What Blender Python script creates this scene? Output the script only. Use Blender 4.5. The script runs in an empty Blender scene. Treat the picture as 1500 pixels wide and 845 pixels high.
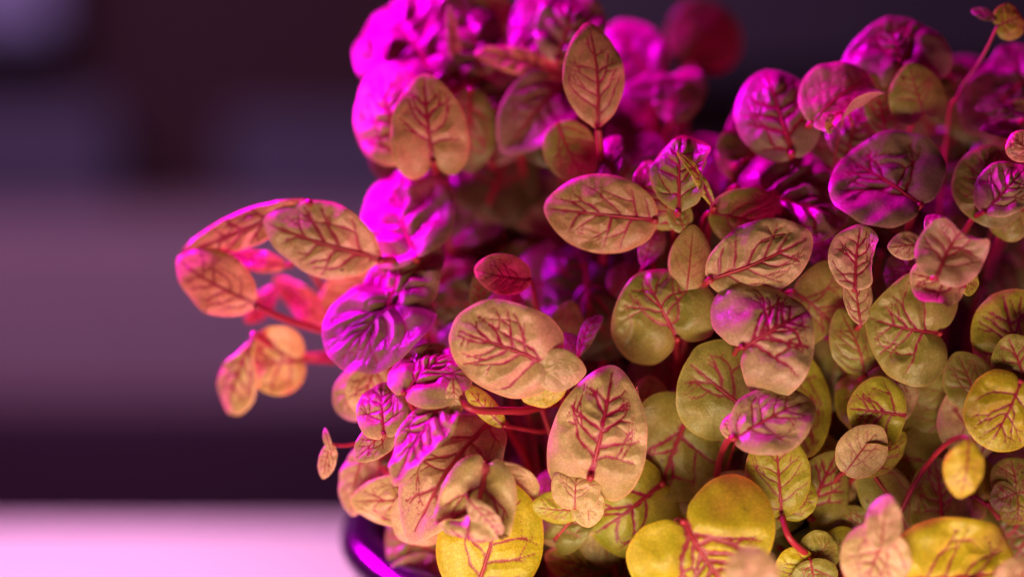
import bpy, math, random
import numpy as np
from mathutils import Matrix, Vector

# ------------------------------------------------------------------ camera
SC = bpy.context.scene
COL = SC.collection
PITCH = math.radians(9)
FOCAL, SENSOR, FOCUS = 75.0, 36.0, 0.42
AIM = Vector((0.0, 0.0, 0.140))
RIGHT = Vector((1, 0, 0))
UP = Vector((0, math.sin(PITCH), math.cos(PITCH)))
BACK = Vector((0, -math.cos(PITCH), math.sin(PITCH)))       # towards the camera
CAM = AIM + BACK * FOCUS
cd = bpy.data.cameras.new('camera')
cam = bpy.data.objects.new('camera', cd)
COL.objects.link(cam)
cam.location = CAM
cam.rotation_euler = (math.pi / 2 - PITCH, 0, 0)
cd.lens, cd.sensor_width = FOCAL, SENSOR
cd.clip_start, cd.clip_end = 0.01, 50
cd.dof.use_dof = True
cd.dof.focus_distance = FOCUS - 0.005
cd.dof.aperture_fstop = 3.4
cd.dof.aperture_blades = 0
SC.camera = cam

# ------------------------------------------------------------------ world, exposure
w = bpy.data.worlds.new('World')
SC.world = w
w.use_nodes = True
w.node_tree.nodes['Background'].inputs[0].default_value = (0.30, 0.12, 0.34, 1)
w.node_tree.nodes['Background'].inputs[1].default_value = 0.002
SC.view_settings.view_transform = 'Standard'
SC.view_settings.look = 'None'
SC.view_settings.exposure = 0.0
SC.view_settings.gamma = 1.0
SC.cycles.use_denoising = True
SC.cycles.max_bounces = 8
SC.cycles.sample_clamp_indirect = 4.0

# ------------------------------------------------------------------ lamps and added fill lights
def aim_rot(loc, target):
    return (Vector(target) - Vector(loc)).to_track_quat('-Z', 'Y').to_euler()

def area(name, loc, target, sx, sy, power, color, spread=180):
    l = bpy.data.lights.new(name, 'AREA')
    l.shape, l.size, l.size_y = 'RECTANGLE', sx, sy
    l.energy, l.color = power, color
    l.spread = math.radians(spread)
    o = bpy.data.objects.new(name, l)
    COL.objects.link(o)
    o.location = loc
    o.rotation_euler = aim_rot(loc, target)
    return o

area('magenta_grow_lamp', (-0.23, 0.145, 0.41), (0.02, 0.03, 0.15), 0.14, 0.07, 0.92, (0.80, 0.0, 0.96), 62)
area('added_magenta_strip', (-0.26, 0.20, 0.20), (-0.02, 0.02, 0.09), 0.24, 0.06, 0.40, (0.95, 0.0, 1.0), 50)  # added unseen light for a pot rim highlight and magenta left sides
area('warm_lamp', (0.0, -0.150, 0.034), (0.02, 0.02, 0.078), 0.24, 0.06, 0.175, (1.0, 0.81, 0.46), 88)
sp = bpy.data.lights.new('added_table_spot', 'SPOT')  # added unseen spot that brightens the visible strip of table
sp.energy, sp.color = 19.0, (1.0, 0.39, 0.80)
sp.spot_size, sp.spot_blend, sp.shadow_soft_size = math.radians(50), 1.0, 0.03
so = bpy.data.objects.new('added_table_spot', sp)
COL.objects.link(so)
so.location = (-0.22, 0.24, 0.52)
so.rotation_euler = aim_rot(so.location, (-0.15, 0.23, 0.0))
area('background_fill', (-0.5, 0.55, 0.75), (-0.3, 1.6, -0.2), 0.6, 0.3, 4.1, (0.85, 0.47, 0.80), 130)  # added unseen fill that lights only the background

# ------------------------------------------------------------------ materials
def new_mat(name):
    m = bpy.data.materials.new(name)
    m.use_nodes = True
    nt = m.node_tree
    return m, nt, nt.nodes['Principled BSDF'], nt.nodes['Material Output']

def mix(nt, kind, fac, a, b):
    n = nt.nodes.new('ShaderNodeMix')
    n.data_type = 'RGBA'
    n.blend_type = kind
    for sock, v in ((0, fac), (6, a), (7, b)):
        if hasattr(v, 'links') or hasattr(v, 'is_output'):
            nt.links.new(v, n.inputs[sock])
        else:
            n.inputs[sock].default_value = v
    return n.outputs[2]

def noise(nt, scale, detail=3.0, rough=0.5, vec=None):
    n = nt.nodes.new('ShaderNodeTexNoise')
    n.inputs['Scale'].default_value = scale
    n.inputs['Detail'].default_value = detail
    n.inputs['Roughness'].default_value = rough
    if vec is not None:
        nt.links.new(vec, n.inputs['Vector'])
    return n.outputs['Fac']

def ramp(nt, src, p0, p1, c0=(0, 0, 0, 1), c1=(1, 1, 1, 1)):
    n = nt.nodes.new('ShaderNodeValToRGB')
    n.color_ramp.elements[0].position, n.color_ramp.elements[1].position = p0, p1
    n.color_ramp.elements[0].color, n.color_ramp.elements[1].color = c0, c1
    nt.links.new(src, n.inputs[0])
    return n.outputs[0]

def leaf_material():
    m, nt, b, out = new_mat('sorrel_leaf')
    tc = nt.nodes.new('ShaderNodeTexCoord').outputs['Object']
    oi = nt.nodes.new('ShaderNodeObjectInfo')
    va = nt.nodes.new('ShaderNodeAttribute'); va.attribute_name = 'vein'
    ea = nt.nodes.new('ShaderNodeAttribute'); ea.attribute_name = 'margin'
    off = nt.nodes.new('ShaderNodeVectorMath'); off.operation = 'ADD'
    sc = nt.nodes.new('ShaderNodeVectorMath'); sc.operation = 'SCALE'
    cmb = nt.nodes.new('ShaderNodeCombineXYZ')
    for i in range(3):
        nt.links.new(oi.outputs['Random'], cmb.inputs[i])
    nt.links.new(cmb.outputs[0], sc.inputs[0]); sc.inputs['Scale'].default_value = 7.0
    nt.links.new(tc, off.inputs[0]); nt.links.new(sc.outputs[0], off.inputs[1])
    vec = off.outputs[0]
    base = oi.outputs['Color']
    # patchy chlorophyll, fine mottling, pale margin, red veins
    n1 = ramp(nt, noise(nt, 160, 4, 0.6, vec), 0.35, 0.68)
    c = mix(nt, 'MULTIPLY', 1.0, base, mix(nt, 'MIX', n1, (0.78, 0.84, 0.62, 1), (1.12, 1.08, 1.15, 1)))
    n2 = ramp(nt, noise(nt, 900, 4, 0.7, vec), 0.3, 0.72)
    c = mix(nt, 'MULTIPLY', 0.38, c, mix(nt, 'MIX', n2, (0.72, 0.76, 0.6, 1), (1.15, 1.12, 1.1, 1)))
    spots = ramp(nt, noise(nt, 420, 2, 0.4, vec), 0.75, 0.80)
    c = mix(nt, 'MIX', ramp(nt, spots, 0.0, 2.0), c, (0.22, 0.06, 0.05, 1))
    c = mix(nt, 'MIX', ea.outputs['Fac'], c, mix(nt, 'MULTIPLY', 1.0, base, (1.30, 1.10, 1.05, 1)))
    vo = nt.nodes.new('ShaderNodeTexVoronoi'); vo.feature = 'DISTANCE_TO_EDGE'
    vo.inputs['Scale'].default_value = 1100
    wob = nt.nodes.new('ShaderNodeVectorMath'); wob.operation = 'ADD'
    ws = nt.nodes.new('ShaderNodeVectorMath'); ws.operation = 'SCALE'; ws.inputs['Scale'].default_value = 0.0012
    nz = nt.nodes.new('ShaderNodeTexNoise'); nz.inputs['Scale'].default_value = 700
    nt.links.new(vec, nz.inputs['Vector']); nt.links.new(nz.outputs['Color'], ws.inputs[0])
    nt.links.new(vec, wob.inputs[0]); nt.links.new(ws.outputs[0], wob.inputs[1])
    nt.links.new(wob.outputs[0], vo.inputs['Vector'])
    net = ramp(nt, vo.outputs['Distance'], 0.0, 0.16)
    c = mix(nt, 'MULTIPLY', 0.5, c, mix(nt, 'MIX', net, (0.70, 0.58, 0.55, 1), (1.05, 1.05, 1.05, 1)))
    vc = mix(nt, 'MIX', n1, (0.32, 0.002, 0.05, 1), (0.48, 0.008, 0.09, 1))
    c = mix(nt, 'MIX', va.outputs['Fac'], c, vc)
    nt.links.new(c, b.inputs['Base Color'])
    nt.links.new(ramp(nt, noise(nt, 500, 4, 0.6, vec), 0.3, 0.7, (0.27, 0.27, 0.27, 1), (0.46, 0.46, 0.46, 1)), b.inputs['Roughness'])
    b.inputs['Specular IOR Level'].default_value = 0.5
    bp = nt.nodes.new('ShaderNodeBump')
    bp.inputs['Strength'].default_value = 0.22
    bp.inputs['Distance'].default_value = 0.0006
    ad = nt.nodes.new('ShaderNodeMath'); ad.operation = 'MULTIPLY_ADD'
    nt.links.new(net, ad.inputs[0]); ad.inputs[1].default_value = 0.22
    nt.links.new(noise(nt, 650, 5, 0.65, vec), ad.inputs[2])
    nt.links.new(ad.outputs[0], bp.inputs['Height'])
    nt.links.new(bp.outputs[0], b.inputs['Normal'])
    tr = nt.nodes.new('ShaderNodeBsdfTranslucent')
    nt.links.new(mix(nt, 'MULTIPLY', 1.0, c, (0.75, 0.95, 0.35, 1)), tr.inputs['Color'])
    nt.links.new(bp.outputs[0], tr.inputs['Normal'])
    ms = nt.nodes.new('ShaderNodeMixShader')
    ms.inputs[0].default_value = 0.13
    nt.links.new(b.outputs[0], ms.inputs[1]); nt.links.new(tr.outputs[0], ms.inputs[2])
    nt.links.new(ms.outputs[0], out.inputs[0])
    return m

def stem_material():
    m, nt, b, out = new_mat('red_stem')
    tc = nt.nodes.new('ShaderNodeTexCoord').outputs['Object']
    n = noise(nt, 260, 3, 0.6, tc)
    nt.links.new(mix(nt, 'MIX', n, (0.34, 0.008, 0.03, 1), (0.62, 0.05, 0.07, 1)), b.inputs['Base Color'])
    b.inputs['Roughness'].default_value = 0.38
    b.inputs['Subsurface Weight'].default_value = 0.15
    b.inputs['Subsurface Radius'].default_value = (0.002, 0.0005, 0.0005)
    return m

def plain(name, c0, c1, scale, rough=0.6, bump=0.0, spec=0.4, bscale=None):
    m, nt, b, out = new_mat(name)
    tc = nt.nodes.new('ShaderNodeTexCoord').outputs['Object']
    n = noise(nt, scale, 4, 0.6, tc)
    nt.links.new(mix(nt, 'MIX', n, (*c0, 1), (*c1, 1)), b.inputs['Base Color'])
    b.inputs['Roughness'].default_value = rough
    b.inputs['Specular IOR Level'].default_value = spec
    if bump:
        bp = nt.nodes.new('ShaderNodeBump')
        bp.inputs['Strength'].default_value = bump
        bp.inputs['Distance'].default_value = 0.001
        nt.links.new(noise(nt, bscale or scale * 3, 4, 0.6, tc), bp.inputs['Height'])
        nt.links.new(bp.outputs[0], b.inputs['Normal'])
    return m

M_LEAF, M_STEM = leaf_material(), stem_material()
M_POT = plain('dark_glazed_pot', (0.012, 0.006, 0.012), (0.022, 0.012, 0.02), 40, 0.16, 0.0, 0.6)
M_SOIL = plain('potting_soil', (0.012, 0.007, 0.005), (0.05, 0.03, 0.02), 300, 0.95, 0.8, 0.1)
M_TABLE = plain('white_laminate', (0.80, 0.78, 0.80), (0.86, 0.84, 0.86), 12, 0.5, 0.05, 0.35, 200)
M_WALL = plain('dark_maroon_paint', (0.060, 0.020, 0.034), (0.075, 0.028, 0.042), 3, 0.8)
M_PANEL = plain('slate_blue_plastic', (0.10, 0.085, 0.16), (0.13, 0.11, 0.20), 3, 0.7)
M_PANEL2 = plain('pale_blue_plastic', (0.34, 0.33, 0.58), (0.40, 0.40, 0.66), 3, 0.7)
M_BENCH = plain('mauve_board', (0.40, 0.26, 0.35), (0.48, 0.31, 0.42), 4, 0.75)
M_DARK = plain('black_violet_gap', (0.070, 0.022, 0.062), (0.085, 0.03, 0.075), 4, 0.7)
M_GREY = plain('dark_grey_board', (0.085, 0.065, 0.11), (0.10, 0.075, 0.12), 3, 0.8)

# ------------------------------------------------------------------ helpers
PXK = SENSOR / FOCAL / 1500.0

def cam_pt(px, py, depth):
    k = PXK * depth
    return Vector(((px - 750) * k, -(py - 422.5) * k, -depth))

def to_world(v):
    return CAM + RIGHT * v.x + UP * v.y + BACK * v.z

def at(px, py, d=0.0):                      # a photograph point at a distance of d mm behind the plane of focus
    return to_world(cam_pt(px, py, FOCUS + d / 1000.0))

def at_y(px, py, y):                        # a photograph point on the upright plane at world y
    v = to_world(cam_pt(px, py, 1.0)) - CAM
    return CAM + v * ((y - CAM.y) / v.y)

def mesh_obj(name, verts, faces, mat, parent=None, smooth=True):
    me = bpy.data.meshes.new(name)
    me.from_pydata([tuple(v) for v in verts], [], [tuple(f) for f in faces])
    me.materials.append(mat)
    if smooth:
        me.polygons.foreach_set('use_smooth', [True] * len(me.polygons))
    me.update()
    o = bpy.data.objects.new(name, me)
    COL.objects.link(o)
    if parent:
        o.parent = parent
    return o

def tag(o, label=None, cat=None, group=None, kind=None):
    if label: o['label'] = label
    if cat: o['category'] = cat
    if group: o['group'] = group
    if kind: o['kind'] = kind
    return o

def lathe(profile, n=96, close=False):
    vs, fs = [], []
    for r, z in profile:
        for i in range(n):
            a = 2 * math.pi * i / n
            vs.append((r * math.cos(a), r * math.sin(a), z))
    m = len(profile)
    for j in range(m - 1):
        for i in range(n):
            k = (i + 1) % n
            fs.append((j * n + i, j * n + k, (j + 1) * n + k, (j + 1) * n + i))
    return vs, fs

def tube(pts, radii, sides=8):
    vs, fs = [], []
    n = len(pts)
    ref = None
    for i, p in enumerate(pts):
        t = (pts[min(i + 1, n - 1)] - pts[max(i - 1, 0)]).normalized()
        if ref is None:
            ref = t.orthogonal().normalized()
        ref = (ref - t * ref.dot(t)).normalized()
        bi = t.cross(ref)
        for s in range(sides):
            a = 2 * math.pi * s / sides
            vs.append(p + (ref * math.cos(a) + bi * math.sin(a)) * radii[i])
    for i in range(n - 1):
        for s in range(sides):
            k = (s + 1) % sides
            fs.append((i * sides + s, i * sides + k, (i + 1) * sides + k, (i + 1) * sides + s))
    fs.append(tuple(range(sides))[::-1])
    fs.append(tuple((n - 1) * sides + s for s in range(sides)))
    return vs, fs

def box(name, lo, hi, mat, bevel=0.004, parent=None):
    vs = [(x, y, z) for x in (lo[0], hi[0]) for y in (lo[1], hi[1]) for z in (lo[2], hi[2])]
    fs = [(0, 1, 3, 2), (4, 6, 7, 5), (0, 4, 5, 1), (2, 3, 7, 6), (0, 2, 6, 4), (1, 5, 7, 3)]
    o = mesh_obj(name, vs, fs, mat, parent, False)
    md = o.modifiers.new('bevel', 'BEVEL'); md.width = bevel; md.segments = 2
    return o

# ------------------------------------------------------------------ setting
ray = to_world(cam_pt(250, 764, 1.0)) - CAM
TABLE_BACK = (CAM + ray * (CAM.z / -ray.z)).y
tt = box('table', (-0.9, -0.55, -0.03), (0.9, TABLE_BACK, 0.0), M_TABLE, 0.002)
tag(tt, 'white glossy table top carrying the dark round pot', 'table')

WY = 1.70
def slab(name, x0, y0, x1, y1, y, thick, mat, bev=0.006):
    a, b = at_y(x0, y1, y), at_y(x1, y0, y)
    return box(name, (a.x, y, a.z), (b.x, y + thick, b.z), mat, bev)

wl = slab('wall', -900, -700, 2400, 1500, WY, 0.05, M_WALL)
tag(wl, kind='structure')
tag(slab('grey_board', 620, -300, 2300, 112, WY - 0.12, 0.03, M_GREY), 'dark grey board on the wall behind the taller leaves', 'board')
tag(slab('slate_panel', -400, 150, 165, 330, WY - 0.10, 0.04, M_PANEL), 'blurred slate blue panel beside the dark wall gap, under the pale panel', 'panel')
tag(slab('slate_panel', 335, 170, 660, 330, WY - 0.10, 0.04, M_PANEL), 'blurred slate blue panel on the wall just behind the magenta leaves', 'panel')
tag(slab('pale_panel', -400, -300, 70, 48, WY - 0.10, 0.04, M_PANEL2), 'blurred pale lavender panel high on the dark wall', 'panel')
tag(slab('bench', -700, 335, 1900, 590, WY - 0.30, 0.15, M_BENCH), 'long blurred mauve bench front behind the white table', 'bench')
tag(slab('gap_filler', -700, 600, 1900, 900, WY - 0.32, 0.10, M_DARK), 'long dark violet beam put in for the dark gap below the mauve bench front', 'filler')  # dark slab standing in for the dark gap and floor below the bench

# ------------------------------------------------------------------ pot
RIM = at(1006, 756, 55)
RR = 506 * PXK * (FOCUS + 0.055)
POT = Vector((RIM.x, RIM.y, 0.0))
pot = bpy.data.objects.new('round_pot', None)
COL.objects.link(pot); pot.location = POT
tag(pot, 'glossy dark round pot overgrown with red veined leaves', 'pot')
hz = RIM.z
prof = [(0.0, 0.0005), (RR * 0.50, 0.0005), (RR * 0.56, 0.003)]
for i in range(1, 15):
    t = i / 14
    prof.append((RR * (0.56 + 0.40 * math.sin(t * math.pi / 2) ** 0.9), 0.003 + (hz - 0.012) * (1 - math.cos(t * math.pi / 2)) ** 0.8))
vs, fs = lathe(prof)
mesh_obj('bowl', vs, fs, M_POT, pot)
rp = []
for i in range(25):
    a = 2 * math.pi * i / 24
    rp.append((RR - 0.0046 + 0.0046 * math.cos(a), hz - 0.004 + 0.0046 * math.sin(a)))
vs, fs = lathe(rp, 128)
mesh_obj('rim', vs, fs, M_POT, pot)
vs, fs = lathe([(RR - 0.0086, hz - 0.005), (RR - 0.0094, hz - 0.014), (RR - 0.015, hz - 0.03)])
mesh_obj('inner_wall', vs, fs, M_POT, pot)
SOIL_Z = hz - 0.013
rs = np.random.RandomState(5)
vs, fs = [], []
NR, NS = 34, 110
for j in range(NR + 1):
    for i in range(NS):
        a = 2 * math.pi * i / NS; r = (RR - 0.0092) * j / NR
        vs.append((r * math.cos(a), r * math.sin(a), rs.uniform(-0.0016, 0.0016) + 0.004 * (1 - (j / NR) ** 2)))
for j in range(NR):
    for i in range(NS):
        k = (i + 1) % NS
        fs.append((j * NS + i, j * NS + k, (j + 1) * NS + k, (j + 1) * NS + i))
soil = mesh_obj('potting_soil', vs, fs, M_SOIL)
soil.location = (POT.x, POT.y, SOIL_Z)
tag(soil, 'dark crumbly potting soil filling the round pot', 'soil', kind='stuff')

# ------------------------------------------------------------------ leaf builder
SHAPES = {
    'oval':  [(0, 0), (-.015, .10), (.07, .30), (.27, .46), (.50, .50), (.73, .42), (.91, .23), (1, 0)],
    'round': [(0, 0), (-.06, .13), (.02, .36), (.25, .50), (.55, .51), (.82, .40), (.97, .18), (1, 0)],
    'heart': [(0, 0), (-.13, .10), (-.18, .28), (-.04, .44), (.22, .50), (.55, .45), (.84, .26), (1, 0)],
    'lance': [(0, 0), (.03, .10), (.15, .31), (.38, .48), (.60, .47), (.81, .33), (.945, .155), (1, 0)],
    'spoon': [(0, 0), (.10, .07), (.30, .22), (.52, .44), (.74, .50), (.91, .36), (.985, .14), (1, 0)],
}

def catmull(P, n):
    P = np.array(P, float)
    Q = np.vstack([P[0] * 2 - P[1], P, [P[-1][0] * 1.0, -P[-2][1]]])
    Q[-1] = (P[-2][0], -P[-2][1])
    Q[0] = (P[1][0], -P[1][1])
    out = []
    for i in range(1, len(Q) - 2):
        p0, p1, p2, p3 = Q[i - 1], Q[i], Q[i + 1], Q[i + 2]
        for t in np.linspace(0, 1, n, endpoint=False):
            out.append(.5 * ((2 * p1) + (-p0 + p2) * t + (2 * p0 - 5 * p1 + 4 * p2 - p3) * t * t + (-p0 + 3 * p1 - 3 * p2 + p3) * t ** 3))
    out.append(P[-1])
    return np.array(out)

def resample(c, n):
    d = np.r_[0, np.cumsum(np.linalg.norm(np.diff(c, axis=0), axis=1))]
    s = np.linspace(0, d[-1], n)
    return np.c_[np.interp(s, d, c[:, 0]), np.interp(s, d, c[:, 1])]

def smooth_noise(rng, n, k):
    a = np.zeros(n)
    th = np.linspace(0, 2 * math.pi, n, endpoint=False)
    for f in range(2, k):
        a += rng.normal() / f * np.cos(f * th + rng.uniform(0, 6.28))
    return a

def make_leaf(rng, L, W, shape, bend, cup, fold, puff, wave, veins, nlat, hi, twist=0.0, roll=0.0, rx=.55, sroll=0.0):
    """verts (N,3), faces, vein attr, margin attr, midrib curve; x along the midrib, y across, z to the seen side"""
    NSEC, NRING = (168, 44) if hi == 2 else (120, 32) if hi else (84, 22)
    asp = W / L
    side = catmull(SHAPES[shape], 12)
    top = side * [1, asp * rng.uniform(.93, 1.07)]
    bot = side * [1, -asp * rng.uniform(.93, 1.07)]
    half = NSEC // 2
    top, bot = resample(top, half + 1), resample(bot, half + 1)
    out = np.vstack([top[:-1], bot[::-1][:-1]])
    c = np.array([.42, 0.0])
    v = out - c
    v *= (1 + .012 * smooth_noise(rng, NSEC, 14))[:, None]
    out = c + v
    ang, rad = np.arctan2(v[:, 1], v[:, 0]), np.linalg.norm(v, axis=1)
    o = np.argsort(ang); sa, sr = ang[o], rad[o]
    def inside(p, k=1.0):
        d = p - c
        return np.linalg.norm(d) < k * np.interp(math.atan2(d[1], d[0]), sa, sr, period=2 * math.pi)
    # --- veins
    P, Wd = [], []
    vscale = math.sqrt(max(asp, .6)) * rng.uniform(1.05, 1.9)
    sway = rng.uniform(-.03, .03)
    def midy(x): return sway * math.sin(math.pi * min(max(x, 0), 1)) * 1.2
    for x in np.linspace(0, .93, 70):
        P.append((x, midy(x))); Wd.append(.021 * (1 - x) ** .8 + .007)
    wl = .0155
    for sgn in (-1, 1):
        for i in range(nlat):
            x0 = .03 + .74 * (i + rng.uniform(-.18, .18) + (.25 if sgn > 0 else 0)) / max(nlat, 1)
            x0 = max(.01, x0)
            a0 = math.radians(rng.uniform(62, 78) - 26 * i / max(nlat, 1))
            if shape in ('heart', 'round') and i == 0:
                a0 = math.radians(rng.uniform(98, 122)); x0 = .015
            def walk(p, a, wid, reach, depth):
                pts = [np.array(p)]
                k = rng.uniform(.4, 1.4)
                st = .011
                q = np.array(p); aa = a; n = 0; T = 0
                while n < 80:
                    q2 = q + st * np.array([math.cos(aa), sgn * math.sin(aa)])
                    if not inside(q2, reach): break
                    q = q2; aa -= k * st * (1 if aa > .3 else 0); aa += rng.normal() * .085
                    pts.append(q); n += 1
                for j, pt in enumerate(pts):
                    u = j / max(1, len(pts))
                    P.append(tuple(pt)); Wd.append(wid * (1 - .62 * u))
                if depth < 2 and len(pts) > 9:
                    j = int(len(pts) * rng.uniform(.42, .62))
                    walk(pts[j], a + rng.choice([-1, 1]) * rng.uniform(.45, .75) - k * st * j, wid * .62, reach * rng.uniform(.82, 1.0), depth + 1)
                    if depth == 0 and len(pts) > 16 and rng.random() < .7:
                        j = int(len(pts) * rng.uniform(.68, .8))
                        walk(pts[j], a + rng.choice([-1, 1]) * rng.uniform(.5, .8) - k * st * j, wid * .5, reach * .95, depth + 1)
            walk((x0, midy(x0)), a0, wl * rng.uniform(.8, 1.15), rng.uniform(.76, .92), 0)
    P, Wd = np.array(P), np.array(Wd) * vscale
    # --- disc grid
    s = np.linspace(0, 1, NRING + 1)[1:] ** .85
    pts = (c + v[None, :, :] * s[:, None, None]).reshape(-1, 2)
    pts = np.vstack([c, pts])
    d2 = np.sqrt(((pts[:, None, :] - P[None]) ** 2).sum(-1))
    jit = 1 + .35 * np.sin(41 * pts[:, :1] + 3) * np.sin(37 * pts[:, 1:] + 1)
    vm = np.clip(2.1 * (1 - d2 * jit / Wd[None]), 0, 1).max(1)
    halo = np.clip(1 - d2 / (Wd[None] * 2.4), 0, 1).max(1)
    dm = d2.min(1)
    vein = np.clip(vm + .13 * halo, 0, 1) * min(1.0, veins * rng.uniform(.85, 1.15))
    blister = 1 - np.exp(-(dm / .085) ** 2)
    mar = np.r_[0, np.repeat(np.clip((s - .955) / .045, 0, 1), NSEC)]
    sring = np.r_[0, np.repeat(s, NSEC)]
    edge = sring ** 3
    wv = np.r_[0, np.tile(smooth_noise(rng, NSEC, 11), NRING)]
    x, y = pts[:, 0], pts[:, 1]
    yn = y / (asp * .5)
    f1, f2 = rng.uniform(0, 6, 2)
    puff = puff * 1.45
    crk = np.zeros(len(x))
    for _ in range(9):
        a_, f_ = rng.uniform(0, 6.28), rng.uniform(9, 30)
        crk += np.sin(f_ * (x * math.cos(a_) + y * math.sin(a_)) + rng.uniform(0, 6.28)) / f_
    z = (-bend * 4 * ((x - .45) ** 2) - cup * yn ** 2 * asp + fold * np.sqrt(y ** 2 + .0006) * 1.0
         + puff * blister * (1 - .75 * sring ** 4) + wave * .5 * wv * edge
         + twist * (x - .45) * y
         + (.02 + 1.3 * puff) * crk * .8
         + .016 * np.sin(7 * x + f1) * np.sin(9 * y + f2)
         - .014 * np.clip((sring - .86) / .14, 0, 1) ** 2
         - .12 * puff * np.clip(vm, 0, 1))
    flat = (x.copy(), y.copy())
    if roll:                                  # the far part rolls round an axis across the blade
        k = roll / (1 - rx)
        a_ = np.clip(x - rx, 0, None) * k
        on = x > rx
        zz = z.copy()
        x = np.where(on, rx + np.sin(a_) / k - zz * np.sin(a_), x)
        z = np.where(on, (1 - np.cos(a_)) / k + zz * np.cos(a_), zz)
    if sroll:                                 # one side rolls round an axis along the blade
        sg = 1 if sroll > 0 else -1
        y0 = .12 * asp
        k = abs(sroll) / (.5 * asp - y0)
        ys = y * sg
        a_ = np.clip(ys - y0, 0, None) * k
        on = ys > y0
        zz = z.copy()
        y = np.where(on, sg * (y0 + np.sin(a_) / k - zz * np.sin(a_)), y)
        z = np.where(on, (1 - np.cos(a_)) / k + zz * np.cos(a_), zz)
    V = np.c_[x * L, y * L, z * L]
    F = []
    for i in range(NSEC):
        F.append((0, 1 + i, 1 + (i + 1) % NSEC))
    for r in range(NRING - 1):
        a, b = 1 + r * NSEC, 1 + (r + 1) * NSEC
        for i in range(NSEC):
            k = (i + 1) % NSEC
            F.append((a + i, b + i, b + k, a + k))
    # midrib curve on that surface
    rib = []
    for xx in np.linspace(0, .84, 16):
        q = np.argmin((flat[0] - max(xx, .01)) ** 2 + (flat[1] - midy(xx)) ** 2)
        rib.append(Vector((x[q] * L, y[q] * L, (z[q] + .001) * L)))
    for _ in range(2):
        zz = [p.z for p in rib]
        for i in range(1, len(rib) - 1):
            rib[i].z = (zz[i - 1] + zz[i] + zz[i + 1]) / 3
            rib[i].y = rib[i].y * .4 + (rib[i - 1].y + rib[i + 1].y) * .3
    return V, F, vein, mar, rib

TINT = {  # leaf colours with light put in: dim, dark for shade, mag for magenta light
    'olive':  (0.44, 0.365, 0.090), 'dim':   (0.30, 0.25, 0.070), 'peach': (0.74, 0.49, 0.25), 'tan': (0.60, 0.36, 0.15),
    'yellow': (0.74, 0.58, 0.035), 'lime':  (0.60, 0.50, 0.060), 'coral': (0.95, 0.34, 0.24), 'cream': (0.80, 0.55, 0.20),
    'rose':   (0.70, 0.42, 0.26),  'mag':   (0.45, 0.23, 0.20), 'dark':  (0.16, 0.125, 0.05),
}
RNG = np.random.RandomState(11)

class Seedling:
    def __init__(self, label, group=None, root=None):
        self.label, self.group, self.root = label, group, root
        self.leaves, self.stems = [], []

def stem_for(e, o, wb, e1, nn, root, L):
    if not o.get('stem', True):
        return
    span = (wb - root).length
    p1 = wb - e1 * .002 - BACK * span * .42
    p2 = root + Vector(((wb.x - root.x) * .10, (wb.y - root.y) * .10 + span * .16, span * .45))
    if 'path' in o:
        ctl = [wb] + [at(*q) for q in o['path']] + [root + Vector((0, 0, span * .2)), root]
        pts = []
        for i in range(len(ctl) - 1):
            a0, a1, a2, a3 = ctl[max(i - 1, 0)], ctl[i], ctl[i + 1], ctl[min(i + 2, len(ctl) - 1)]
            for u in np.linspace(0, 1, 8, endpoint=False):
                pts.append(.5 * ((2 * a1) + (a2 - a0) * u + (2 * a0 - 5 * a1 + 4 * a2 - a3) * u * u + (3 * a1 - a0 - 3 * a2 + a3) * u ** 3))
        pts.append(root)
    else:
        pts = []
        for u in np.linspace(0, 1, 20):
            pts.append((wb - nn * .0009) * (1 - u) ** 3 + p1 * 3 * u * (1 - u) ** 2 + p2 * 3 * u * u * (1 - u) + root * u ** 3)
    pts = [p - root for p in pts]
    r0 = min(.00072, .030 * L + .00012)
    vs, fs = tube([Vector(p) for p in pts], [r0 * (1 + .35 * i / len(pts)) for i in range(len(pts))], 8)
    mesh_obj('stem', vs, fs, M_STEM, e)

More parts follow.
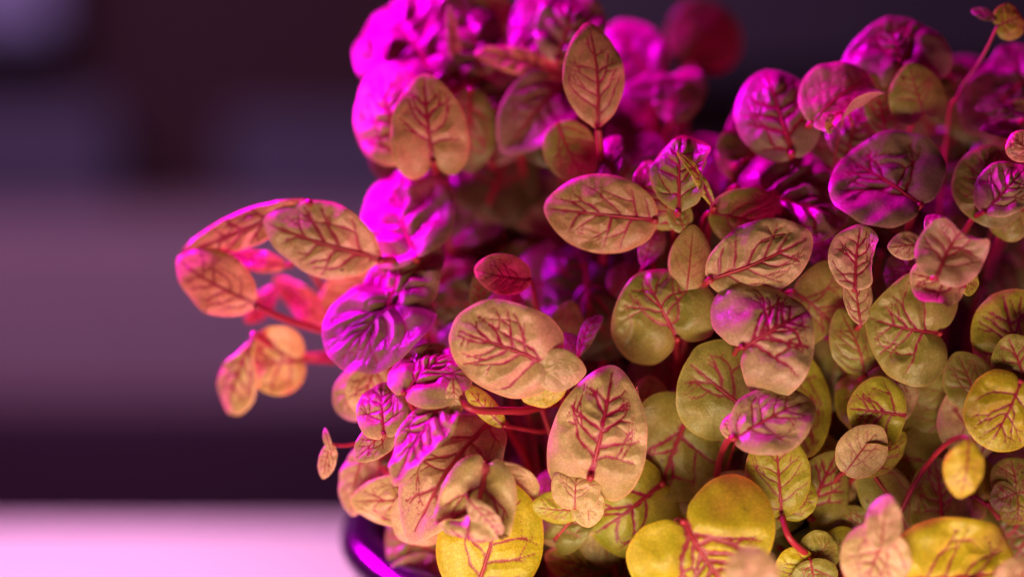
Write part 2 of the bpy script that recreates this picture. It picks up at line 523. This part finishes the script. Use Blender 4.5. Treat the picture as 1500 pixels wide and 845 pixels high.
def build_seedling(sd, name='sorrel_seedling'):
    frames = []
    for lf in sd.leaves:
        (bx, by), (tx, ty), W, nrm, d = lf['b'], lf['t'], lf['w'] * 1.07, lf['n'], lf['d']
        d = d * .8 if d < 15 else d - 3
        gx, gy = (tx - bx) * .03, (ty - by) * .03
        bx, by, tx, ty = bx - gx, by - gy, tx + gx, ty + gy
        D = FOCUS + d / 1000.0
        k = PXK * D
        Cc = cam_pt((bx + tx) / 2, (by + ty) / 2, D)
        dx, dy = (tx - bx) * k, -(ty - by) * k
        nv = Vector((nrm[0], nrm[1], 1.0))
        d3 = Vector((dx, dy, -(nrm[0] * dx + nrm[1] * dy)))
        L = d3.length
        e1 = d3 / L
        nn = nv.normalized()
        e2 = nn.cross(e1)
        Wr = W * k / max(.42, math.hypot(e2.x, e2.y))
        base = Cc - d3 * .5
        wb = to_world(base)
        rot = lambda v: RIGHT * v.x + UP * v.y + BACK * v.z
        frames.append((wb, rot(e1), rot(e2), rot(nn), L, Wr))
    if sd.root is None:
        m = sum((f[0] - f[1] * f[4] * .6 for f in frames), Vector()) / len(frames)
        h = Vector((m.x - POT.x, m.y - POT.y, 0)) * .8
        if h.length > RR * .80:
            h = h.normalized() * RR * .80
        root = Vector((POT.x + h.x, POT.y + h.y, SOIL_Z + .001))
    else:
        root = sd.root
    e = bpy.data.objects.new(name, None)
    COL.objects.link(e)
    e.empty_display_size = .01
    e.location = root
    tag(e, sd.label, 'seedling', sd.group)
    for lf, (wb, e1, e2, nn, L, Wr) in zip(sd.leaves, frames):
        o = lf['o']
        if 'pool' in o:
            me, rme, L0 = POOL[o['pool'] % len(POOL)]
            ob = bpy.data.objects.new('leaf', me); COL.objects.link(ob); ob.parent = e
            t = np.array(TINT[o.get('tint', 'olive')]) * RNG.uniform(.85, 1.1)
            ob.color = (*t, 1)
            rm = Matrix((e1, e2, nn)).transposed().to_4x4()
            ob.matrix_basis = Matrix.Translation(wb - root) @ rm @ Matrix.Scale(L / L0, 4)
            rb = bpy.data.objects.new('midrib', rme); COL.objects.link(rb); rb.parent = ob
            stem_for(e, o, wb, e1, nn, root, L)
            continue
        hi = 0 if lf['d'] > 15 or L < .006 else 2 if L > .012 else 1
        o.setdefault('twist', RNG.uniform(-.4, .4)); o.setdefault('fold', RNG.uniform(-.14, .08)); o.setdefault('wave', RNG.uniform(.03, .075))
        if 'roll' not in o and RNG.random() < .35: o['roll'] = RNG.uniform(-1.1, .7); o['rx'] = RNG.uniform(.4, .65)
        o['bend'] = o.get('bend', .06) + RNG.uniform(-.02, .06); o['cup'] = o.get('cup', .05) + RNG.uniform(-.05, .04)
        V, F, vein, mar, rib = make_leaf(RNG, L, Wr, o.get('shape', 'oval'), o.get('bend', .06), o.get('cup', .05), o.get('fold', 0),
                                         o.get('puff', .022), o.get('wave', .03), o.get('veins', 1.0), o.get('lat', 5), hi,
                                         o.get('twist', 0), o.get('roll', 0), o.get('rx', .55), o.get('sroll', 0))
        ob = mesh_obj('leaf', V, F, M_LEAF, e)
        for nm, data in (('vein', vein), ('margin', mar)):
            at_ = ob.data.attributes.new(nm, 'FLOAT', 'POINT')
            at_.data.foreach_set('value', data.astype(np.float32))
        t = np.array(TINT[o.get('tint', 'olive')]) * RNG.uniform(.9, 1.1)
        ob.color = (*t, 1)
        rm = Matrix((e1, e2, nn)).transposed().to_4x4()
        ob.matrix_parent_inverse = Matrix()
        ob.matrix_basis = Matrix.Translation(wb - root) @ rm
        if L > .005 and o.get('rib', True):
            r0 = min(.00042, .017 * L)
            vs, fs = tube(rib, [r0 * (1 - .8 * i / 15) * min(1, .12 + .3 * i) for i in range(16)], 6)
            mesh_obj('midrib', vs, fs, M_STEM, ob)
        stem_for(e, o, wb, e1, nn, root, L)
    return e

SEED = []
def S(label, *leaves, group=None):
    sd = Seedling(label, group)
    sd.leaves = list(leaves)
    SEED.append(sd)

def l(bx, by, tx, ty, w, nx, ny, d, tint='olive', **o):
    o['tint'] = tint
    return dict(b=(bx, by), t=(tx, ty), w=w, n=(nx, ny), d=d, o=o)

# ------------------------------------------------------------------ the seedlings, outer left
S('seedling stretching far out over the table with coral pointed leaves and pink stems',
  l(450, 300, 258, 374, 54, -.25, -.2, 14, 'coral', roll=0, shape='lance', cup=-.02, bend=.05, path=[(475, 330, 22), (540, 420, 30)]),
  l(372, 446, 254, 382, 88, -.2, -.1, 16, 'coral', shape='lance', puff=.01, path=[(420, 468, 18), (475, 484, 24), (560, 500, 34)]),
  l(552, 380, 386, 328, 104, -.1, -.15, 8, 'peach', shape='lance', puff=.03, path=[(590, 390, 14), (650, 470, 35)]),
  l(490, 480, 402, 408, 44, -.3, .1, 34, 'coral', shape='lance'),
  l(405, 420, 362, 470, 34, -.3, .1, 36, 'coral', shape='lance'),
  l(420, 388, 322, 370, 30, -.1, .5, 26, 'coral', shape='lance', path=[(470, 420, 30)]))
S('low sprig of two rounded yellow orange leaves hanging over the table edge',
  l(372, 492, 322, 604, 62, -.5, -.2, 24, 'cream', shape='spoon', fold=-.2, path=[(430, 520, 26), (500, 518, 28), (600, 510, 38)]),
  l(440, 528, 366, 530, 96, .1, -.1, 25, 'cream', shape='round', puff=.012, path=[(500, 530, 27), (600, 530, 38)]))
S('tall seedling with wide puckered magenta leaves above the coral leaved seedling',
  l(608, 372, 560, 236, 140, -.6, .8, 20, 'mag', shape='oval', puff=.05, cup=.12, veins=.7),
  l(560, 470, 608, 338, 104, -.45, .7, 12, 'mag', shape='round', puff=.055, veins=.7),
  l(590, 425, 506, 516, 128, -.45, .85, 5, 'mag', shape='round', puff=.045, bend=.16, veins=.8),
  l(545, 400, 470, 470, 74, -.2, -.2, 28, 'coral', shape='oval'))
S('seedling with an upright peach leaf showing its red midrib, beside a magenta backed leaf',
  l(634, 232, 621, 112, 106, .05, -.05, 12, 'tan', roll=0, shape='heart', puff=.02, bend=.08, cup=.06),
  l(585, 226, 544, 98, 112, -.5, .25, 20, 'rose', shape='oval', bend=.14, cup=.14, puff=.03))
S('blurred seedling of large crumpled bright magenta leaves at the top of the pot',
  l(640, 112, 565, -14, 165, -.25, .8, 36, 'mag', shape='round', puff=.06, cup=.10, veins=.6),
  l(705, 104, 668, -24, 96, .15, .6, 33, 'mag', shape='oval', puff=.05, veins=.6),
  l(669, 106, 660, 12, 18, .2, -.2, 28, 'rose', shape='lance'),
  l(724, 152, 656, 118, 44, 0, .9, 27, 'mag', shape='oval'),
  l(690, 138, 690, 250, 74, .1, -.2, 24, 'dim', shape='oval'))
S('seedling with magenta upright leaves and a red edged leaf lying across them',
  l(765, 84, 778, -20, 56, -.3, .5, 33, 'mag', shape='oval', veins=.6),
  l(735, 68, 716, -18, 54, .2, -.1, 38, 'dim', shape='oval'),
  l(832, 108, 700, 72, 40, .1, .25, 26, 'coral', shape='lance'),
  l(818, 84, 850, -22, 98, -.05, .35, 25, 'mag', shape='oval', puff=.05),
  l(838, 108, 742, 214, 96, .15, .55, 22, 'mag', shape='oval', cup=-.14, veins=.6))
S('seedling with one tall upright brown olive leaf and thick red midrib',
  l(876, 184, 863, 36, 92, .05, -.05, 4, 'tan', roll=0, shape='lance', puff=.014, lat=6, bend=.05, path=[(880, 225, 8), (884, 300, 22)]),
  l(818, 184, 858, 264, 76, 0, -.1, 13, 'olive', shape='oval', puff=.01, veins=.7),
  l(888, 272, 901, 181, 38, -.3, .5, 12, 'mag', shape='lance', veins=.5),
  l(900, 276, 960, 188, 84, -.1, .6, 22, 'mag', shape='oval', veins=.5))
S('blurred seedling with a flat magenta leaf seen edge on and a leaf hanging down',
  l(1004, 112, 911, 132, 44, 0, .9, 33, 'mag', shape='lance', veins=.5),
  l(982, 172, 1006, 80, 66, -.4, .4, 36, 'mag', shape='oval', veins=.6),
  l(955, 118, 900, 24, 86, -.2, .5, 46, 'mag', shape='oval', veins=.6))
S('far blurred round brown leaf standing alone above the dark gap',
  l(1018, 90, 1050, 2, 100, .05, .0, 74, 'dim', shape='round', bend=.1, cup=.12))
S('folded pointed leaf with a magenta tip rising above an olive leaf pair',
  l(992, 306, 996, 186, 84, -.3, .12, -2, 'olive', shape='lance', puff=.045, bend=.05, fold=-.25, sroll=-2.0),
  l(1050, 301, 1000, 222, 18, .5, -.1, -5, 'lime', shape='lance', rib=False),
  l(986, 328, 944, 236, 72, -.2, .12, 5, 'olive', shape='oval', puff=.03),
  l(1002, 338, 990, 290, 38, .2, .1, 2, 'olive', shape='oval'))
S('seedling with a broad horizontal brown olive leaf, its dark red midrib running sideways',
  l(955, 322, 801, 306, 104, -.05, -.08, 1, 'tan', roll=0, shape='oval', puff=.03, veins=1.0),
  l(942, 388, 968, 330, 34, -.2, .6, 10, 'mag', shape='lance'),
  l(898, 424, 948, 384, 50, -.1, .6, 22, 'mag', shape='oval'))
S('slim pointed beige leaf with a single straight red midrib',
  l(1006, 428, 1016, 332, 62, 0, -.02, 1, 'tan', roll=0, shape='lance', puff=.004, lat=4, veins=.55))
S('seedling with a large crinkled magenta leaf over a shaded olive leaf',
  l(1086, 270, 1232, 314, 148, -.1, .8, 9, 'mag', roll=0, shape='round', puff=.07, wave=.05),
  l(1046, 312, 1170, 332, 92, .05, -.05, 4, 'olive', shape='oval', puff=.02),
  l(1186, 350, 1236, 376, 50, 0, .7, 18, 'mag', shape='oval'),
  l(1086, 252, 1071, 194, 52, -.2, .1, 25, 'rose', shape='round', veins=.5))
# centre
S('bright golden beige leaf with a thick crimson midrib, above the bean shaped leaf',
  l(1046, 408, 1190, 346, 104, .02, -.05, -7, 'peach', roll=0, shape='oval', puff=.05, bend=.08, cup=.10))
S('bean shaped leaf with many dark veins and one bright magenta lobe',
  l(1090, 504, 1182, 452, 164, -.14, .34, -13, 'rose', roll=0, shape='heart', puff=.032, lat=7, bend=.10, cup=.10),
  l(1165, 428, 1226, 476, 128, .15, .0, 6, 'olive', shape='round', puff=.012, veins=.8))
S('broad shaded olive leaf with a dark midrib pointing up to the slim leaf',
  l(992, 494, 938, 396, 150, 0, -.12, 0, 'olive', shape='heart', puff=.04, bend=.10, cup=.08))
S('beige leaf tucked behind the bean shaped leaf, with a short diagonal midrib',
  l(1096, 602, 1012, 534, 130, -.05, .02, -2, 'olive', shape='round', puff=.012, veins=.75, lat=3))
S('oval pink tinged leaf below the bean shaped leaf, lying over the others',
  l(1078, 636, 1190, 580, 88, -.12, .55, -16, 'rose', roll=0, shape='oval', puff=.035, bend=.08),
  l(1080, 640, 1062, 606, 34, -.3, -.1, -13, 'peach', shape='oval', rib=False))
S('large dim olive leaf with a forked dark vein pointing down',
  l(1014, 596, 966, 724, 136, -.05, -.05, 5, 'olive', shape='round', puff=.012, lat=3, bend=.05))
S('upright beige leaf with a net of purple veins and a magenta top edge',
  l(866, 694, 898, 540, 130, -.05, .02, -12, 'peach', roll=0, shape='heart', puff=.048, lat=6, bend=.14, cup=.10),
  l(934, 640, 936, 568, 9, .5, 0, -8, 'coral', shape='lance', rib=False))
S('brightest peach oval leaf with fine crimson branching veins',
  l(806, 538, 666, 488, 124, .0, -.22, -15, 'peach', roll=0, shape='round', puff=.04, lat=6, bend=.08, cup=.09),
  l(780, 540, 858, 548, 58, .1, -.25, -13, 'peach', shape='lance', rib=False, veins=.0, roll=0),
  l(822, 546, 768, 588, 58, 0, -.3, -10, 'lime', shape='oval', rib=False, veins=.25, roll=0))
S('small coral cap shaped leaf over a purple leaf in the shaded gap',
  l(774, 410, 694, 396, 56, 0, -.1, 0, 'coral', shape='oval', puff=.02, bend=.12),
  l(742, 474, 742, 420, 54, 0, .35, 6, 'mag', shape='oval'),
  l(706, 468, 700, 402, 32, -.2, -.1, 9, 'dim', shape='oval'))
S('blurred violet leaf lying deep in the shaded gap',
  l(768, 424, 864, 384, 100, 0, .75, 30, 'mag', shape='oval', veins=.5))
S('two thin magenta leaves in a V behind the peach oval leaf',
  l(846, 518, 879, 446, 24, -.35, .5, 2, 'mag', shape='lance'),
  l(848, 520, 824, 486, 32, -.1, .6, 3, 'mag', shape='lance'),
  l(824, 506, 836, 442, 46, -.1, -.1, 12, 'olive', shape='lance', veins=.5))
# right
S('twisted pink leaf narrowing into a veined olive neck',
  l(1252, 420, 1262, 330, 78, -.05, .15, -5, 'rose', shape='oval', puff=.03, cup=-.08, sroll=-1.6),
  l(1262, 474, 1254, 388, 44, .1, 0, -4, 'peach', shape='lance', puff=.02))
S('round cupped violet leaf with dark radiating veins',
  l(1340, 296, 1246, 226, 150, -.15, .62, 2, 'mag', shape='round', puff=.028, cup=-.04, bend=.0, lat=5, roll=0, twist=0, fold=0))
S('large olive beige leaf with veins radiating from one dark knot',
  l(1376, 488, 1274, 466, 160, 0, -.05, -5, 'olive', roll=0, shape='heart', puff=.045, lat=5, cup=.08, veins=1.1))
S('curled pink and green leaf cluster above the leaf with radiating veins',
  l(1372, 402, 1420, 322, 92, .1, .2, -18, 'rose', shape='round', puff=.03, roll=2.6, rx=.5),
  l(1412, 418, 1336, 400, 76, 0, .05, -15, 'peach', shape='oval', sroll=1.8),
  l(1350, 362, 1392, 306, 42, -.1, .35, -7, 'rose', shape='spoon'),
  l(1354, 358, 1302, 362, 42, 0, .1, -4, 'rose', shape='lance'),
  l(1356, 396, 1288, 404, 66, -.1, .5, 4, 'mag', shape='oval', puff=.05),
  l(1410, 412, 1434, 418, 34, .2, 0, -8, 'lime', shape='oval', rib=False))
S('folded olive leaf with a magenta inner fold, beside the round cupped leaf',
  l(1496, 300, 1412, 236, 108, -.05, -.02, 1, 'olive', shape='round', puff=.03),
  l(1442, 306, 1504, 240, 72, -.25, .4, -5, 'rose', shape='oval', puff=.04),
  l(1510, 304, 1444, 338, 66, 0, .0, 4, 'olive', shape='oval', veins=.5),
  l(1514, 228, 1478, 196, 44, 0, -.1, -6, 'coral', shape='oval'))
S('kidney shaped leaf at the back, half magenta and half olive',
  l(1318, 104, 1306, 22, 150, -.15, .42, 18, 'mag', shape='heart', puff=.05, cup=.10),
  l(1354, 162, 1332, 95, 78, .1, -.05, 11, 'olive', shape='heart', puff=.008, veins=.6),
  l(1300, 192, 1280, 108, 48, .2, .05, 15, 'dim', shape='oval'))
S('tall oval leaf at the back, magenta above and olive below',
  l(1156, 220, 1124, 90, 120, -.15, .42, 14, 'mag', shape='oval', puff=.03, cup=.08, bend=.14))
S('rolled magenta leaf with a coral lip and a hooked sprout under it',
  l(1190, 176, 1280, 104, 118, -.1, .5, 9, 'rose', shape='oval', puff=.012, bend=.03, veins=.3, sroll=-2.6),
  l(1238, 228, 1272, 146, 78, 0, .5, 18, 'mag', shape='oval', puff=.05),
  l(1222, 168, 1204, 176, 16, 0, .6, 4, 'rose', shape='lance', path=[(1240, 165, 6), (1248, 185, 7), (1225, 220, 12)]),
  l(1214, 178, 1216, 196, 12, .2, 0, 4, 'lime', shape='oval', stem=False, rib=False))
S('blurred dim magenta leaf pair behind the thin leaning red stem',
  l(1420, 160, 1432, 76, 98, 0, .45, 45, 'mag', shape='round', veins=.4),
  l(1508, 148, 1478, 62, 86, -.1, .3, 28, 'mag', shape='oval', puff=.06))
S('lone sprig with a thin leaning red stem and a small nodding yellow green leaf',
  l(1462, 38, 1502, 22, 48, .1, .0, 10, 'lime', shape='round', path=[(1440, 82, 12), (1405, 138, 16), (1385, 220, 26)]),
  l(1460, 28, 1425, 13, 20, 0, .5, 10, 'mag', shape='lance', stem=False))
S('narrow pointed magenta leaves lying flat beside the folded olive leaf',
  l(1502, 168, 1432, 154, 20, 0, .7, 12, 'mag', shape='lance'),
  l(1504, 192, 1438, 186, 26, 0, .6, 12, 'mag', shape='lance'),
  l(1520, 160, 1470, 158, 26, 0, .0, 14, 'olive', shape='lance'))
S('shaded olive folded leaf between the bean shaped leaf and the radiating veined leaf',
  l(1270, 548, 1234, 455, 68, .25, .0, 2, 'olive', shape='lance', fold=-.25, puff=.02, veins=.8),
  l(1216, 500, 1260, 590, 130, 0, -.1, 15, 'dim', shape='round', veins=.6, lat=3))
S('large yellow olive leaf with bold purple forked veins at the right of the pot',
  l(1502, 548, 1470, 430, 118, -.05, 0, 0, 'lime', shape='round', puff=.025, veins=1.1),
  l(1508, 574, 1478, 494, 80, 0, .05, -9, 'olive', shape='oval'),
  l(1494, 562, 1450, 652, 104, 0, -.15, -12, 'yellow', shape='round', puff=.03))
S('shaded rosy olive leaf with a turned up yellow rim next to a dim broad leaf',
  l(1434, 594, 1404, 520, 66, -.1, -.05, 0, 'olive', shape='oval', veins=.6),
  l(1424, 566, 1348, 652, 114, 0, -.05, 8, 'olive', shape='round', puff=.008, veins=.5, lat=4))
S('small folded yellow olive leaf above a second one with a red midrib',
  l(1324, 608, 1244, 598, 100, 0, .0, -4, 'lime', shape='oval', cup=.08, sroll=2.0),
  l(1240, 692, 1290, 628, 68, -.05, -.1, -8, 'peach', shape='oval', puff=.01, veins=.7),
  l(1262, 696, 1326, 636, 44, .1, -.1, -1, 'lime', shape='lance', wave=.1))
S('broad dim olive leaf like a plate with one short red midrib',
  l(1416, 680, 1310, 708, 128, 0, .02, 8, 'olive', shape='round', puff=.006, lat=2, veins=.8))
S('small bright yellow pointed leaf standing over the plate like leaf',
  l(1419, 646, 1409, 730, 58, 0, -.1, -30, 'yellow', roll=0, twist=0, shape='lance', puff=.006, veins=.8, lat=4))
S('tiny rosette of small olive leaves around a red knot at the right rim',
  l(1488, 722, 1452, 734, 44, 0, 0, 0, 'olive', shape='oval'),
  l(1490, 722, 1482, 672, 62, 0, .05, 1, 'olive', shape='round'),
  l(1490, 728, 1490, 776, 46, 0, -.1, 0, 'lime', shape='oval'),
  l(1492, 722, 1530, 716, 50, 0, 0, 0, 'olive', shape='oval'))
S('long shaded olive strap leaf with a short red midrib',
  l(1272, 684, 1344, 800, 76, .1, -.05, 3, 'olive', shape='oval', puff=.006, veins=.6, lat=2),
  l(1278, 778, 1232, 750, 44, 0, 0, 4, 'olive', shape='round'))
S('blurred near pink seedling with a thumb like leaf over a striped peach leaf',
  l(1290, 802, 1302, 726, 48, -.1, .1, -30, 'rose', shape='oval', puff=.02, veins=.5),
  l(1296, 776, 1262, 866, 96, -.1, -.1, -28, 'peach', shape='oval', veins=.7))
S('big near yellow leaf with a thick orange red midrib along it',
  l(1316, 850, 1498, 838, 168, 0, -.05, -24, 'yellow', shape='round', puff=.05, lat=5, bend=.06),
  l(1462, 856, 1530, 832, 60, 0, -.1, -36, 'peach', shape='oval'))
# lower centre
S('large heart shaped bright yellow leaf with crimson veins at the front',
  l(1004, 768, 1078, 880, 212, -.02, -.06, -18, 'yellow', roll=0, shape='heart', puff=.035, lat=7, bend=.05),)
S('blurred pale peach round leaf in front of the heart shaped yellow leaf',
  l(1100, 870, 1100, 804, 74, 0, -.1, -46, 'rose', shape='round', veins=.1, rib=False))
S('oval yellow olive leaf seen from below on its long curving red stem',
  l(1146, 752, 1137, 634, 90, -.05, -.05, -9, 'lime', shape='oval', puff=.02, lat=5, path=[(1157, 788, -9), (1186, 816, -4), (1210, 850, 10)]),
  l(1150, 756, 1190, 706, 52, .1, -.05, -5, 'lime', shape='oval', veins=.7))
S('shaded olive leaf with a pale ragged edge behind the long stemmed leaf',
  l(1186, 756, 1228, 664, 84, .1, 0, 3, 'olive', shape='heart', puff=.025, path=[(1215, 765, 5), (1260, 782, 10)]))
S('small oval beige leaf lying above the heart shaped yellow leaf',
  l(1114, 712, 1016, 734, 62, 0, .02, 2, 'peach', shape='oval', puff=.016))
S('clump of small yellow and olive leaves at the foot of the curving red stem',
  l(1188, 816, 1142, 852, 56, 0, -.15, -8, 'yellow', shape='oval'),
  l(1188, 822, 1220, 786, 58, .05, 0, -6, 'olive', shape='round', veins=.4),
  l(1188, 822, 1200, 872, 62, 0, -.1, -10, 'olive', shape='oval'),
  l(1210, 810, 1254, 780, 42, .1, 0, 0, 'lime', shape='oval', veins=.4))
S('broad pale olive leaf with a bold forked midrib beside the heart shaped leaf',
  l(968, 712, 870, 786, 142, 0, -.1, 2, 'lime', shape='round', puff=.016, lat=4),
  l(872, 734, 892, 830, 84, -.1, -.15, 7, 'peach', shape='oval', veins=.5))
S('curly pale seedling with a rounded hood leaf and a small side leaf',
  l(842, 742, 848, 676, 64, -.1, -.05, -9, 'peach', shape='round', bend=.06, veins=.6, roll=-1.8, rx=.5),
  l(858, 712, 862, 772, 46, -.1, -.1, -7, 'peach', shape='oval', veins=.4),
  l(850, 746, 780, 742, 46, 0, -.1, -2, 'lime', shape='oval', veins=.5))
# lower left
S('big yellow leaf with short crimson veins at the lower left of the pot',
  l(694, 876, 738, 706, 148, .05, -.08, -5, 'yellow', shape='oval', puff=.02, lat=5))
S('rolled beige leaf curling over itself in front of the big yellow leaf',
  l(712, 684, 676, 846, 98, -.15, .06, -15, 'peach', shape='round', puff=.05, fold=.2, bend=.02, roll=4.2, rx=.52),
  l(686, 732, 738, 792, 38, -.15, -.15, -22, 'rose', shape='lance', puff=.02, rib=False),
  l(694, 700, 730, 692, 46, .1, 0, -12, 'olive', shape='oval', rib=False))
S('long bean shaped magenta pink leaf with bold veins, bent downward',
  l(712, 610, 598, 768, 112, -.15, .48, -8, 'rose', shape='oval', puff=.03, bend=.14, lat=5))
S('vivid magenta folded leaf with ribbed halves above its bowed red stem',
  l(668, 572, 578, 688, 66, -.4, 1.1, -17, 'rose', roll=0, shape='lance', puff=.05, lat=6, path=[(690, 598, -12), (760, 602, 0), (830, 610, 16)]),
  l(664, 556, 666, 604, 22, .1, -.1, -14, 'peach', shape='lance', rib=False, stem=False))
S('round magenta leaf with deep grooves over the folded magenta leaf',
  l(592, 568, 664, 508, 98, -.35, .95, -8, 'rose', shape='round', puff=.045, bend=.10, lat=5))
S('small pink leaf pair with magenta veins beside the folded magenta leaf',
  l(562, 628, 556, 558, 70, -.25, .7, -6, 'rose', shape='round', puff=.03),
  l(578, 618, 520, 670, 46, -.2, .5, -8, 'rose', shape='lance', puff=.02))
S('soft pink leaf edge and peach leaf hanging below the wide magenta leaves',
  l(512, 545, 506, 624, 48, -.5, .1, 15, 'rose', shape='oval', veins=.3),
  l(552, 528, 524, 606, 58, .1, 0, 11, 'peach', shape='oval', puff=.03))
S('drooping pink and peach leaves over the dark pot rim',
  l(534, 656, 508, 756, 54, -.4, .1, 14, 'rose', shape='oval', veins=.4),
  l(648, 728, 514, 736, 72, -.1, -.05, 6, 'peach', shape='oval', puff=.03),
  l(650, 730, 584, 792, 86, 0, -.35, 4, 'peach', shape='oval', veins=.2),
  l(610, 738, 566, 698, 54, 0, -.3, 10, 'coral', shape='oval'))
S('tiny pink sprout with two slim leaves on a thin red stem',
  l(484, 652, 472, 700, 27, -.3, .0, 5, 'rose', shape='oval', path=[(510, 652, 8), (570, 640, 16), (640, 640, 30)]),
  l(485, 664, 473, 625, 11, -.2, .1, 4, 'rose', shape='lance', stem=False, rib=False))
S('small green curled leaf above the long bean shaped leaf',
  l(736, 622, 684, 566, 30, .1, -.05, -6, 'lime', shape='oval', fold=-.3, rib=False, path=[(790, 632, 8), (850, 640, 22)]))
S('pale club shaped leaf beside the rolled beige leaf',
  l(708, 664, 782, 724, 40, .1, -.1, 0, 'peach', shape='spoon', veins=.1, rib=False))
S('dim brown leaf low in the shade above the pot floor',
  l(860, 756, 784, 838, 100, 0, -.1, 34, 'olive', shape='oval', veins=.5))
for sd in SEED:
    build_seedling(sd)

# ------------------------------------------------------------------ seedlings deep in the shade between the others
POOL = []
PR = np.random.RandomState(3)
for i in range(14):
    sh = ['oval', 'round', 'lance', 'heart'][i % 4]
    V, F, vein, mar, rib = make_leaf(PR, .014, .014 * PR.uniform(.72, .98), sh, PR.uniform(.04, .14), PR.uniform(-.05, .12), PR.uniform(-.2, .1),
                                     PR.uniform(.02, .05), PR.uniform(.04, .08), .8, 4 + i % 3, False, PR.uniform(-.4, .4), PR.uniform(-1, .8))
    tmp = mesh_obj('leaf', V, F, M_LEAF)
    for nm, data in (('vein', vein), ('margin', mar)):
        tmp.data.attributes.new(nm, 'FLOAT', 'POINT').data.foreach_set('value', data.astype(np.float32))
    vs, fs = tube(rib, [.0004 * (1 - .8 * k / 15) for k in range(16)], 6)
    tr_ = mesh_obj('midrib', vs, fs, M_STEM)
    POOL.append((tmp.data, tr_.data, .014))
    bpy.data.objects.remove(tmp); bpy.data.objects.remove(tr_)

r2 = random.Random(4)

def fits(px, py):                            # under the outline of the leaf mass
    if px < 640: return 140 < py < 640 and px > 570
    if px < 900: return py > 90
    if px < 1070: return py > 225
    if px < 1300: return py > 140
    return py > 100

placed = []
def shade(count, d0, d1, area_, tints, gap=.012, lo=.0, hi=1.0, ny=(-.1, .6), what=''):
    n = tries = 0
    while n < count and tries < 5000:
        tries += 1
        px, py = r2.uniform(area_[0], area_[2]), r2.uniform(area_[1], area_[3])
        d = r2.uniform(d0, d1)
        p = at(px, py, d)
        if not fits(px, py) or (p - POT).xy.length > RR or not (SOIL_Z + .012 + lo < p.z < SOIL_Z + .012 + hi):
            continue
        if d0 < 44 and 640 < px < 880 and 210 < py < 400 and d < 44:
            continue
        if any((p - q).length < gap for q in placed):
            continue
        placed.append(p); n += 1
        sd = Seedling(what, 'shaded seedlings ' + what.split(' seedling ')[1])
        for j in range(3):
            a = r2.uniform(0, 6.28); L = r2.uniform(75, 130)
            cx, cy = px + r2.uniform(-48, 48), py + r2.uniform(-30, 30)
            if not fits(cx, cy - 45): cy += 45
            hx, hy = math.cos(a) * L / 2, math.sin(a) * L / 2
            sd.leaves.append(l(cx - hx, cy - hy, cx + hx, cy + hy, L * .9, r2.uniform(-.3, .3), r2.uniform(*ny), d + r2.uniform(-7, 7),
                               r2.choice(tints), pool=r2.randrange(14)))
        build_seedling(sd)

TN = ['dim', 'dim', 'dim', 'dark', 'dark', 'dark', 'mag']  # darkened tints put the shade of the gaps into these seedlings' colour
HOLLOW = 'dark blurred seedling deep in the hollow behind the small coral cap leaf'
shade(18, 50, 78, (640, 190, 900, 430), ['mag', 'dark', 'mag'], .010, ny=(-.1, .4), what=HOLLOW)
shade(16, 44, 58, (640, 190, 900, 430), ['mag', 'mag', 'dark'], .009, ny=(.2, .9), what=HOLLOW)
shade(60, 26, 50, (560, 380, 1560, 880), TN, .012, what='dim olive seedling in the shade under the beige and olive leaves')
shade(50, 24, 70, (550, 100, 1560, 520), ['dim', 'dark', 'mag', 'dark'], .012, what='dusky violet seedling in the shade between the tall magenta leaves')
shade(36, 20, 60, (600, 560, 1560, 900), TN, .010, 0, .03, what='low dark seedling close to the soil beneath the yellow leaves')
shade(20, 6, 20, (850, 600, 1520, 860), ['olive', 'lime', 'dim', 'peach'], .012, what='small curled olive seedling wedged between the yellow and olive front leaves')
